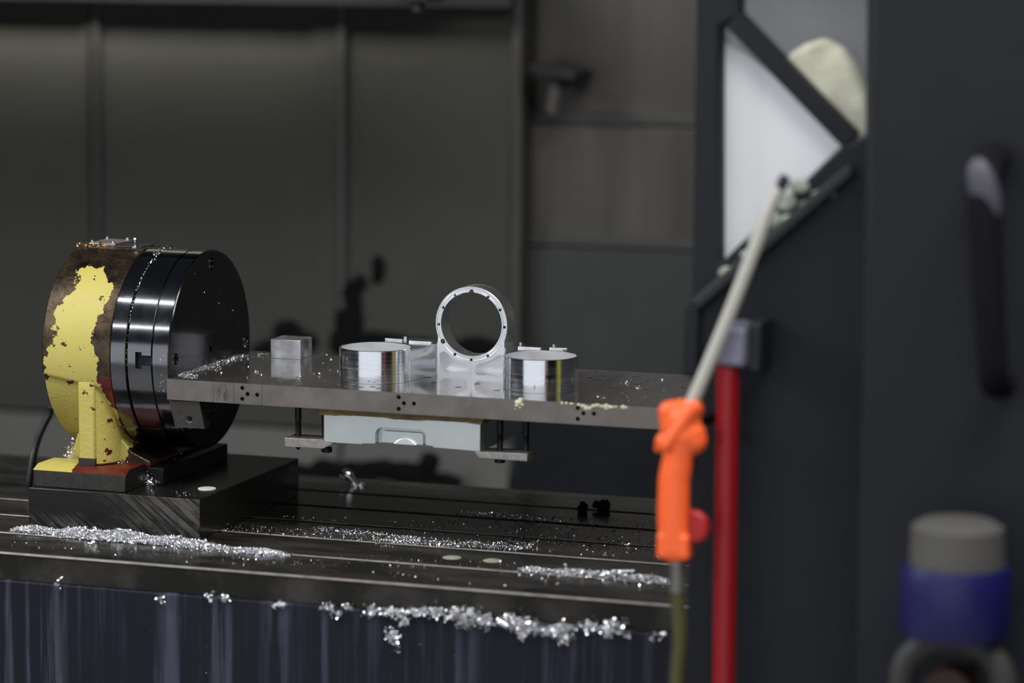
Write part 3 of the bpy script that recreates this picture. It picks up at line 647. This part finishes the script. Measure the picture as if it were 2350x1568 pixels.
# on the riser and feet
q = lambda x, y, z, n, s, h: at(x, y, Z=z)+np.abs(rng.normal(0, 1, (n, 3)))*np.array([0, 0, h])+rng.normal(0, 1, (n, 3))*np.array([s, s*.6, 0])
pts = q(345, 1112, ZR, 420, .007, .006); pts[:, 0] = np.maximum(pts[:, 0], -.051)
chips('chip_tuft', pts, .0036, m_chip, 'tuft of curly chips on the riser beside the front foot', 'metal chips', lay=1.)
pts = q(172, 1050, -.1184, 260, .007, .009); pts[:, 0] = np.minimum(pts[:, 0], -.129)
chips('chip_tuft', pts, .0045, m_chip, 'tuft of chips behind the yellow rib on the chuck foot', 'metal chips', lay=1.)
pts = np.concatenate([q(360, 1046, -.1236, 260, .013, .003), q(275, 1060, -.1184, 60, .006, .001)])
chips('chip_tuft', pts, .0040, m_chip, 'blurred chips under the chuck rim on the rear foot', 'metal chips')
pts = np.concatenate([scatter(((302, 1128), (455, 1145), (500, 1120), (330, 1095)), 60, ZR)])
chips('riser_chips', pts, .0022, m_chip, 'fine specks of chips on top of the riser block', 'metal chips')
P = []
for k in range(150):
    x = rng.uniform(172, 246); p = at(x, 568, Y=.112); P.append((p[0], .108+.012*rng.uniform(), .1488+.004*rng.uniform()**2))
chips('brass_chips', P, .0030, m_brass, 'golden chips along the front of the top pad of the chuck', 'metal chips', lay=1.)
# specks on the navy base and the riser front
P = []
for k in range(45):
    x, y = rng.uniform(0, 1500), rng.uniform(1400, 1560); p = at(x, y, Y=-.1765)
    P.append((p[0], -.1768, p[2]))
chips('base_specks', P, .0011, m_chip, 'sparse bright specks on the face of the navy machine base', 'metal chips', lay=1.)
# individual larger curls and flakes
def ribbon(name, c, axis, turns, r, length, w, label, group, cat='metal chip'):
    c = Vector(c); ax = Vector(axis).normalized(); u = ax.orthogonal().normalized(); v = ax.cross(u); n = int(turns*14); vs = []; fs = []
    for i in range(n+1):
        a = 2*PI*turns*i/n; p = c+ax*(length*(i/n-.5))+r*(1-.25*i/n)*(u*math.cos(a)+v*math.sin(a)); vs += [p-ax*w/2, p+ax*w/2]
        if i: fs.append((2*i-2, 2*i-1, 2*i+1, 2*i))
    me = bpy.data.meshes.new(name); off = Vector((c.x, c.y, min(p.z for p in vs))); me.from_pydata([p-off for p in vs], [], fs); me.update()
    me.polygons.foreach_set('use_smooth', [True]*len(me.polygons))
    o = link(name, me, m_curl); o.location = off; return tag(o, label, cat, group)
X_ = Vector((1, .15, 0))
def tz(x, y, h): p = at(x, y, Z=ZT); return (p[0], p[1], ZT+h)
ribbon('spiral_chip', tz(330, 1248, .0035), (1, .12, .12), 12, .0034, .034, .0016, 'long screw-like spiral chip on the heap below the riser block', 'large chips on the table')
ribbon('spiral_chip', tz(296, 1226, .010), (1, .1, -.05), 6, .0032, .016, .0016, 'short spiral chip higher up against the riser front', 'large chips on the table')
ribbon('spiral_chip', tz(628, 1272, .0035), (1, -.1, -.08), 9, .0038, .034, .0018, 'spiral chip at the right tail of the front heap', 'large chips on the table')
ribbon('spiral_chip', tz(1175, 1252, .0045), (.3, 1, .4), 3, .0048, .005, .004, 'rolled up pale chip in the middle of the table', 'large chips on the table')
ribbon('spiral_chip', tz(890, 1246, .003), (1, .1, 0), 5, .0028, .018, .0018, 'small zigzag chip lying on the table slot edge', 'large chips on the table')
ribbon('spiral_chip', tz(1297, 1228, .005), (.4, 1, .2), 2.2, .0075, .006, .0012, 'thin dark wire-like curl on the rear right of the table', 'large chips on the table')
ribbon('spiral_chip', tz(1395, 1243, .003), (1, .6, .2), 1.2, .0045, .006, .004, 'small curled chip left of the orange gun', 'large chips on the table')
ribbon('spiral_chip', tz(1430, 1322, .006), (1, .2, .05), 8, .0030, .026, .0016, 'spiral chip on the heap at the right front edge', 'large chips on the table')
ribbon('spiral_chip', (at(1155, 1430, Y=-.18)[0], -.182, at(1155, 1430, Y=-.18)[2]), (1, 0, -.5), 4, .004, .016, .002, 'bent spiral chip hanging among the ledge chips', 'large chips on the table')
def flake(c, s, ang, label):
    c = Vector(c); n = 5; vs = []; fs = []
    R = Matrix.Rotation(ang, 3, 'Z') @ Matrix.Rotation(.9, 3, 'X')
    for i in range(n+1):
        for j in range(3):
            a = (i/n-.5)*2.6; b = (j-1)*.5
            vs.append(R @ Vector((s*math.sin(a)*(1-.2*j), s*b*(1+.3*math.sin(i*2.1)), s*(1-math.cos(a)))))
            if i and j: k = i*3+j; fs.append((k, k-1, k-4, k-3))
    zmin = min(p.z for p in vs); me = bpy.data.meshes.new('flake_chip'); me.from_pydata([p-Vector((0, 0, zmin)) for p in vs], [], fs); me.update()
    sm = me.polygons.foreach_set('use_smooth', [True]*len(me.polygons))
    o = link('flake_chip', me, m_curl); o.location = c; so = o.modifiers.new('thick', 'SOLIDIFY'); so.thickness = .0004
    return tag(o, label, 'metal chip', 'large chips on the table')
for x, y, h, s, a, lb in ((210, 1233, .005, .0085, .4, 'large bright curled flake at the left of the front heap'), (258, 1222, .010, .0070, 1.6, 'upright folded flake on top of the front heap'), (270, 1236, .006, .0065, 2.4, 'crumpled flake just right of the upright one'),
  (207, 1252, .0005, .0055, .9, 'small flake lying in front of the heap on bare table'), (405, 1249, .004, .0060, 2.9, 'flat flake on the heap under the riser corner'), (466, 1253, .003, .0065, .2, 'thin pale flake right of the riser corner'),
  (1437, 1254, .0003, .0045, .8, 'yellowish small flake near the orange gun')):
    flake(tz(x, y, h), s, a, lb)
# pale dried spots on the table
for x, y, r, lb in ((1037, 1280, .0115, 'pale round dried spot on the table, the left of two'), (1130, 1287, .0115, 'pale round dried spot on the table, the right of two')):
    p = at(x, y, Z=ZT); o = MB().cyl((p[0], p[1], ZT), (p[0], p[1], ZT+.0006), r, r*.9, 32).done('dried_spot', m_spot); tag(o, lb, 'stain', 'dried coolant spots')
# cream residue on the plate's front edge
def lumps(name, items, mat, label, cat, Y=0.):
    m = MB()
    for x, y, r in items:
        p = at(x, y, Y=Y); m.sph((p[0], p[1], p[2]), r*.00052, (1.0+.5*random.random(), .35, .7+.4*random.random()), 6)
    o = m.done(name, mat, smooth=80); d = o.modifiers.new('disp', 'DISPLACE'); tx = bpy.data.textures.new(name, 'CLOUDS'); tx.noise_scale = .004; d.texture = tx; d.strength = .0012
    return tag(o, label, cat, None, 'stuff')
lumps('dried_residue', [(1190, 924, 8), (1195, 918, 6), (1186, 931, 5), (1198, 929, 5), (1193, 936, 3), (1182, 939, 2)], m_resid, 'cream lump of dried residue on the plate edge below the right cup', 'residue')
lumps('dried_residue', [(1290, 925, 4), (1300, 926, 4), (1312, 927, 4), (1328, 929, 4), (1338, 932, 6), (1346, 937, 5), (1354, 937, 5), (1362, 932, 6), (1372, 931, 6), (1382, 933, 5), (1392, 934, 7), (1402, 935, 6), (1414, 934, 4), (1430, 935, 5), (1436, 936, 4)], m_resid, 'row of cream dried residue along the right front plate edge', 'residue')
# ------------------------------------------------------------------ things at the back of the table and on the wall
def blob(name, items, Y, mat, label, cat, thick=.3, kind='stuff', sc=None):
    m = MB()
    for x, y, rx, rz in items:
        p = at(x, y, Y=Y); k = 5.6/7194; m.sph((p[0], p[1], p[2]), 1, (rx*k, min(rx, rz)*k*.12+.004, rz*k), 10)
    o = m.done(name, mat, smooth=80); d = o.modifiers.new('disp', 'DISPLACE'); tx = bpy.data.textures.new(name, 'CLOUDS'); tx.noise_scale = .02; d.texture = tx; d.strength = .010
    return tag(o, label, cat, None, kind)
blob('grime_patch', [(806, 690, 26, 46), (800, 740, 34, 46), (826, 650, 16, 22), (866, 618, 16, 34), (790, 785, 40, 36), (870, 780, 70, 20), (960, 795, 70, 20)], YW-.004, m_grime, 'black oily grime splashed on the back wall behind the left cup', 'grime')
blob('grime_patch', [(662, 768, 40, 34), (690, 785, 44, 28), (620, 808, 48, 28)], YW-.004, m_grime, 'black grime mound on the wall behind the square block', 'grime')
blob('grime_patch', [(1060, 800, 34, 20), (1090, 795, 40, 24), (1130, 800, 30, 22), (1020, 812, 30, 14)], YW-.004, m_grime, 'black grime on the wall seen through the ring', 'grime')
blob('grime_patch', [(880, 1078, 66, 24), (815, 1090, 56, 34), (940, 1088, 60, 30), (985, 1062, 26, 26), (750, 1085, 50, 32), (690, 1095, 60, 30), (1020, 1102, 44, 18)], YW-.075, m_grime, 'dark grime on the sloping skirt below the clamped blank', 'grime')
# spindle nozzle at the top edge
sn = root('spindle_nozzle', (at(960, 0, Y=1.1)[0], 1.1, at(960, 26, Y=1.1)[2]), 'dark nozzle hanging into view at the top edge of the picture', 'nozzle')
a = at(960, 26, Y=1.1); MB().cyl((a[0], 1.1, a[2]), (a[0], 1.1, a[2]+.08), .010, .012, 24).done('nozzle_tip', m_gasket, sn); b_ = at(958, 2, Y=1.1)
MB().box(b_[0]-.026, b_[0]+.026, 1.08, 1.16, b_[2]-.002, 1.0).done('nozzle_body', m_gasket, sn, bevel=.004)
# lamp arm on the right covers
cn = root('coolant_nozzle', (at(1270, 260, Y=1.575)[0], 1.59, at(1270, 262, Y=1.575)[2]), 'pale stub pipe under a dark flange on the steel covers', 'nozzle')
a = at(1275, 170, Y=1.575); MB().prism([(a[0]-.044, a[2]+.016), (a[0]-.02, a[2]+.020), (a[0]+.045, a[2]+.006), (a[0]+.043, a[2]-.012), (a[0]-.03, a[2]-.004)], 'Y', 1.545, 1.645).done('flange', m_gasket, cn, bevel=.004)
a = at(1278, 190, Y=1.575); b_ = at(1268, 258, Y=1.575); MB().tube([a, (a+b_)/2, b_], .0125, 16).done('stub_pipe', simple('pale_pipe', (.085, .08, .07), .2, .4), cn)
MB().cyl((a[0]+.0, 1.575, a[2]), (a[0], 1.66, a[2]), .009).done('pipe_mount', m_gasket, cn)
# shiny bent wire on the table
wp = [at(x, y, Y=.40) for x, y in ((786, 1084), (799, 1092), (812, 1108), (822, 1128), (834, 1150))]
wp[-1][2] = ZT+.003
bw = MB().tube(wp, [.0075, .0080, .0045, .0045, .0035], 14).done('bent_nozzle_tube', m_chrome); tag(bw, 'shiny bent metal tube standing on the rear of the table', 'metal tube')
for x, y, r, lb in ((1336, 1176, 13, 'black lump of oily swarf at the rear right of the table, the left of two'), (1382, 1172, 14, 'black lump of oily swarf at the rear right of the table, the right of two')):
    p = at(x, y, Z=ZT); dd = MB().sph((p[0], p[1], ZT+.006), r*.0006, (.7, .7, 1.25) if x < 1350 else (1.5, .8, .75), 12); o = dd.done('swarf_lump', m_grime, smooth=80)
    d = o.modifiers.new('disp', 'DISPLACE'); tx = bpy.data.textures.new('swarf', 'CLOUDS'); tx.noise_scale = .006; d.texture = tx; d.strength = .012
    tag(o, lb, 'swarf', 'swarf lumps')
cpt = [Vector((-.168, .19, -.075)), at(128, 935, Y=.26), at(112, 955, Y=.25), at(90, 1000, Y=.23), at(77, 1045, Y=.21), at(68, 1100, Y=.20), at(67, 1118, Y=.20)]
for p in cpt: p[2] = max(p[2], ZT+.0052)
cb = MB().tube(cpt, .0048, 14).done('power_cable', m_cable)
tag(cb, 'black cable looping down behind the yellow chuck body', 'cable')
# ------------------------------------------------------------------ sliding door with window
YD = -.3085
dr = root('door_1', (.95, YD, -1.1), kind='structure')
def dz(x, y, Y=YD): p = at(x, y, Y=Y); return (float(p[0]), float(p[2]))
XL = .7575
DR = MB().box(XL, 1.28, YD, YD+.030, -1.1, 1.0).done('door_panel', m_door, dr, bevel=.004)
hole = [dz(1652, 62), dz(1694, 40), dz(1704, -200), dz(1990, -200), dz(1985, 310), (dz(1925, 335)[0], dz(1925, 335)[1]-.002), dz(1652, 604)]
ct = MB().prism(hole, 'Y', YD-.05, YD+.06); cut(DR, ct)
gp = MB(); 
def bar(p, q, w, y0, y1):
    p, q = Vector(p), Vector(q); d = (q-p).normalized(); n = Vector((-d.y, d.x))*w/2
    return [tuple(p+n), tuple(q+n), tuple(q-n), tuple(p-n)], y0, y1
P, y0, y1 = bar(dz(1680, 44), dz(1950, 324), .021, YD, YD+.020); MB().prism(P, 'Y', y0, y1).done('window_bar', m_door, dr)
P, y0, y1 = bar(dz(1600, 700), dz(1960, 385), .013, YD-.012, YD); MB().prism(P, 'Y', y0, y1).done('drip_rail', m_gasket, dr, bevel=.003)
MB().box(XL-.006, XL+.010, YD-.010, YD+.034, dz(1580, 860)[1], dz(1580, 700)[1]).done('latch_plate', m_greyp if False else m_door, dr, bevel=.002)
win = MB().prism(hole, 'Y', YD+.012, YD+.015).done('window_pane', m_glass, dr)
wpnl = MB().prism([dz(1648, 98), dz(1668, 108), dz(1700, 128), dz(1790, 196), dz(1870, 270), dz(1936, 338), dz(1936, 350), dz(1640, 615)], 'Y', YD+.0215, YD+.028).done('white_board', m_white)
tag(wpnl, 'bright white sheet filling the triangle of the door window', 'panel')
gpl = MB().box(dz(1630, 0)[0], dz(2020, 0)[0], YD+.090, YD+.10, dz(1800, 560)[1], dz(1800, -300)[1]).done('grey_backing_sheet', m_greyp)
tag(gpl, 'grey sheet seen in the upper part of the door window', 'panel')
cf = MB().prism([dz(x, y, YD+.03) for x, y in ((1798, 150), (1815, 120), (1850, 99), (1893, 86), (1932, 108), (1962, 146), (1984, 200), (1996, 262), (1994, 335), (1960, 345), (1890, 268))], 'Y', YD+.024, YD+.048)
co = cf.done('cream_bundle', m_cream, smooth=80, bevel=.008, seg=4)
tag(co, 'cream crumpled bundle behind the glass above the diagonal bar', 'bundle')
sm = MB()
for x, y, rx, rz in ((1800, 462, 30, 22), (1836, 428, 26, 16), (1768, 505, 26, 22), (1735, 550, 22, 18), (1712, 585, 14, 12), (1858, 470, 26, 10), (1890, 445, 30, 9), (1668, 628, 20, 14), (1812, 502, 18, 10), (1920, 420, 20, 7)):
    p = at(x, y, Y=YD-.002); k = 3.3/7194; sm.sph((p[0], p[1], p[2]), 1, (rx*k, .003, rz*k), 6)
so = sm.done('coolant_residue', simple('pale_green_residue', (.26, .29, .24), 0., .7, .5, 60), smooth=80); d = so.modifiers.new('disp', 'DISPLACE'); tx = bpy.data.textures.new('res', 'CLOUDS'); tx.noise_scale = .012; d.texture = tx; d.strength = .006
tag(so, 'pale greenish residue smeared along the lower edge of the door window', 'residue', None, 'stuff')
yt = MB().box(1.10, 1.12, -.20, -.02, -.30, .35).done('unseen_yellow_strip', simple('yellow_strip_paint', (.62, .56, .06), 0., .5), bevel=.002); tag(yt, kind='structure')  # unseen strip added for the yellow reflection in the cups
# nearer door leaf at the right
YD2 = -.46
d2 = root('door_2', (1.2, YD2, -1.1), kind='structure')
MB().box(float(at(1990, 300, Y=YD2)[0]), 1.75, YD2, YD2+.03, -1.1, 1.0).done('door_leaf', m_door, d2, bevel=.005)
hn = root('door_handle', (float(at(2265, 640, Y=YD2)[0]), YD2-.04, float(at(2265, 900, Y=YD2-.05)[2])), 'tall dark glossy pull handle on the door at far right', 'handle')
h0 = at(2258, 400, Y=YD2-.06); h1 = at(2275, 880, Y=YD2-.06)
MB().tube([(h0[0], YD2, h0[2]+.012), (h0[0], YD2-.045, h0[2]+.004), (h0[0]+.002, YD2-.062, h0[2]-.03), (h1[0], YD2-.062, h1[2]+.03), (h1[0], YD2-.045, h1[2]), (h1[0], YD2, h1[2]-.01)], [.016, .018, .017, .015, .015, .014], 20).done('grip', m_hdl, hn)
p = at(2258, 440, Y=YD2-.070)
gb_ = MB(); gb_.sph((0, 0, 0), 1, (.015, .010, .034), 12)
for v in gb_.bm.verts: v.co = Matrix.Rotation(math.radians(-16), 3, 'Y') @ v.co + Vector((p[0], YD2-.068, p[2]))
gb_.done('grip_highlight', simple('grey_highlight', (.062, .060, .078), .1, .5), hn)['label'] = 'highlight on the upper end, painted grey'  # handle's highlight modelled as a grey ellipsoid
# coupling with blue collar, bottom right
rg = root('hose_coupling', (float(at(2190, 1500, Y=YD2-.10)[0]), YD2-.06, float(at(2190, 1600, Y=YD2-.10)[2])), 'grey capped coupling with a blue collar at the lower right', 'coupling')
YR = YD2-.07
g0 = at(2195, 1195, Y=YR); g1 = at(2195, 1300, Y=YR); g2 = at(2190, 1455, Y=YR); kx = 3.0/7194
MB().lathe([(g0[2], .0003), (g0[2], 85*kx), (g0[2]-.006, 108*kx), (g1[2]-.004, 112*kx), (g1[2]-.004, .0003)], (g1[0], YR), 'Z', 48).done('cap', m_grey, rg)
MB().lathe([(g1[2]+.002, .0003), (g1[2]+.002, 124*kx), (g1[2]-.006, 130*kx), (g2[2]+.006, 130*kx), (g2[2], 122*kx), (g2[2], .0003)], (g2[0], YR), 'Z', 48).done('blue_collar', m_blue, rg)
arch = []
for k in range(15):
    a = math.radians(-30+240*k/14); arch.append((g2[0]+math.cos(a)*120*kx, YR, g2[2]-.050+math.sin(a)*.045))
MB().tube(arch, .0135, 16, 3).done('arched_yoke', simple('dark_grey_yoke', (.035, .034, .034), .1, .6), rg)
MB().cyl((g2[0]-.004, YR-.01, g2[2]-.058), (g2[0]-.004, YR+.05, g2[2]-.058), .024, n=32).done('yoke_core', m_orb, rg)
MB().cyl((g2[0], YR+.02, g2[2]-.02), (g2[0], YD2, g2[2]-.02), .018).done('wall_stem', m_black, rg)
# red grab bar
gb = root('red_grab_bar', (.83, YD-.05, -1.098), 'tall red bar with a grey end bracket on the dark door', 'bar')
YG = YD-.055
r0 = at(1671, 842, Y=YG); r1 = at(1659, 1568, Y=YG)
MB().tube([(r0[0]+.004, YG, -1.098), (r1[0]+.001, YG, r1[2]), (r0[0], YG, r0[2])], .0121, 24).done('bar_tube', m_red, gb)
c = at(1688, 792, Y=YG); MB().box(c[0]-.0165, c[0]+.0135, YG-.012, YD, c[2]-.022, c[2]+.020).done('end_bracket', m_lilac, gb, bevel=.004)
MB().box(c[0]+.010, c[0]+.026, YG+.004, YD, c[2]-.028, c[2]+.024).done('bracket_back', m_gasket, gb, bevel=.003)
# ------------------------------------------------------------------ orange air gun hanging in front of the door
YA = -.400
def g(x, y, dy=0): p = at(x, y, Y=YA+dy); return Vector((float(p[0]), float(p[1]), float(p[2])))
ag = root('air_gun', tuple(g(1555, 1280)), 'orange air blow gun with a long pale nozzle hanging beside the door', 'air gun')
ks = 3.28/7194
def capsule(mb, p, q, r0, r1, sy=.8, n=24):
    p, q = Vector(p), Vector(q); prof = []; d = q-p; L_ = d.length; ax = d.normalized(); u = ax.cross(Vector((0, 1, 0))).normalized(); v = Vector((0, 1, 0))
    rings = []
    for i in range(17):
        if i <= 5: a = math.radians(-90+90*i/5*.98+1); t_ = r0*math.sin(a); r = r0*math.cos(a)
        elif i >= 11: a = math.radians(90*(i-11)/5*.98+.3); t_ = L_+r1*math.sin(a); r = r1*math.cos(a)
        else: f_ = (i-5)/6; t_ = L_*f_; r = r0*(1-f_)+r1*f_
        rings.append([mb.bm.verts.new(p+ax*t_+r*(math.cos(2*PI*k/n)*u+sy*math.sin(2*PI*k/n)*v)) for k in range(n)])
    for A, B in zip(rings, rings[1:]):
        for k in range(n): mb.bm.faces.new((A[k], A[(k+1) % n], B[(k+1) % n], B[k]))
    mb.bm.faces.new(rings[0][::-1]); mb.bm.faces.new(rings[-1])
mb = MB()
for (x0, y0, r0), (x1, y1, r1) in ((((1548, 1238, 38)), ((1545, 1180, 38))), (((1545, 1180, 38)), ((1547, 1100, 37))), (((1547, 1100, 37)), ((1556, 1050, 36))), (((1556, 1050, 36)), ((1566, 1000, 40))),
    (((1566, 1000, 42)), ((1570, 965, 40))), (((1585, 1000, 38)), ((1590, 1010, 34))), (((1570, 960, 34)), ((1588, 940, 27))), (((1535, 945, 25)), ((1580, 938, 24))), (((1524, 1015, 22)), ((1590, 938, 24))), (((1510, 1030, 10)), ((1522, 1020, 18))), (((1535, 958, 24)), ((1545, 1000, 26)))):
    capsule(mb, g(x0, y0), g(x1, y1), r0*ks, r1*ks)
mb.box(g(1514, 1260).x, g(1586, 1260).x, YA-.0125, YA+.0125, g(1550, 1279).z, g(1550, 1225).z)
capsule(mb, g(1549, 1240), g(1550, 1258), 37*ks, 38*ks)
body = mb.done('gun_body', m_orange, ag)
rm = body.modifiers.new('remesh', 'REMESH'); rm.mode = 'VOXEL'; rm.voxel_size = .0015; rm.use_smooth_shade = True
smo = body.modifiers.new('smooth', 'SMOOTH'); smo.factor = .5; smo.iterations = 8
# raised barrel ridge
rgm = MB(); capsule(rgm, g(1530, 1022, -.012), g(1592, 935, -.010), 15*ks, 17*ks); rgm.done('barrel_ridge', m_orange, ag)
rod = [g(1585, 930), g(1620, 850), g(1680, 705), g(1730, 575), g(1752, 515), g(1768, 475), g(1790, 430)]
MB().tube(rod, [16*ks, 15.5*ks, 15.5*ks, 15.5*ks, 15*ks, 14*ks, 13*ks], 20).done('nozzle_rod', m_rod, ag)
MB().tube([g(1788, 436), g(1796, 420), g(1803, 404)], [12*ks, 14*ks, 11*ks], 18).done('nozzle_tip', m_gasket, ag)
MB().prism([(g(x, y).x, g(x, y).z) for x, y in ((1578, 1168), (1604, 1172), (1624, 1188), (1629, 1212), (1622, 1238), (1604, 1246), (1578, 1244))], 'Y', YA-.006, YA+.007).done('valve_button', m_redbtn, ag, bevel=.004, seg=3)['label'] = 'red button at the back of the grip'
MB().tube([g(1588, 1040, .01), g(1600, 1080, .01), g(1606, 1140, .01), g(1600, 1195, .01)], .0022, 10).done('guard_wire', m_black, ag)
MB().cyl(g(1555, 1279), g(1555, 1300), 18*ks, 20*ks, 24).cyl(g(1555, 1300), g(1555, 1330), 17*ks, 17*ks, 24).cyl(g(1555, 1330), g(1555, 1358), 20*ks, 20*ks, 24).done('hose_fitting', m_zinc, ag)
MB().tube([g(1555, 1352), g(1557, 1400), g(1560, 1470), g(1553, 1568), g(1550, 1750), g(1556, 2300)], 17*ks, 18).done('air_hose', m_hose, ag)['label'] = 'olive green hose'
MB().cyl((g(1575, 985).x, YA+.005, g(1575, 985).z), (max(g(1590, 985).x, XL+.012), YD+.002, g(1575, 985).z), .005, n=16).done('hanging_peg', m_black, ag)
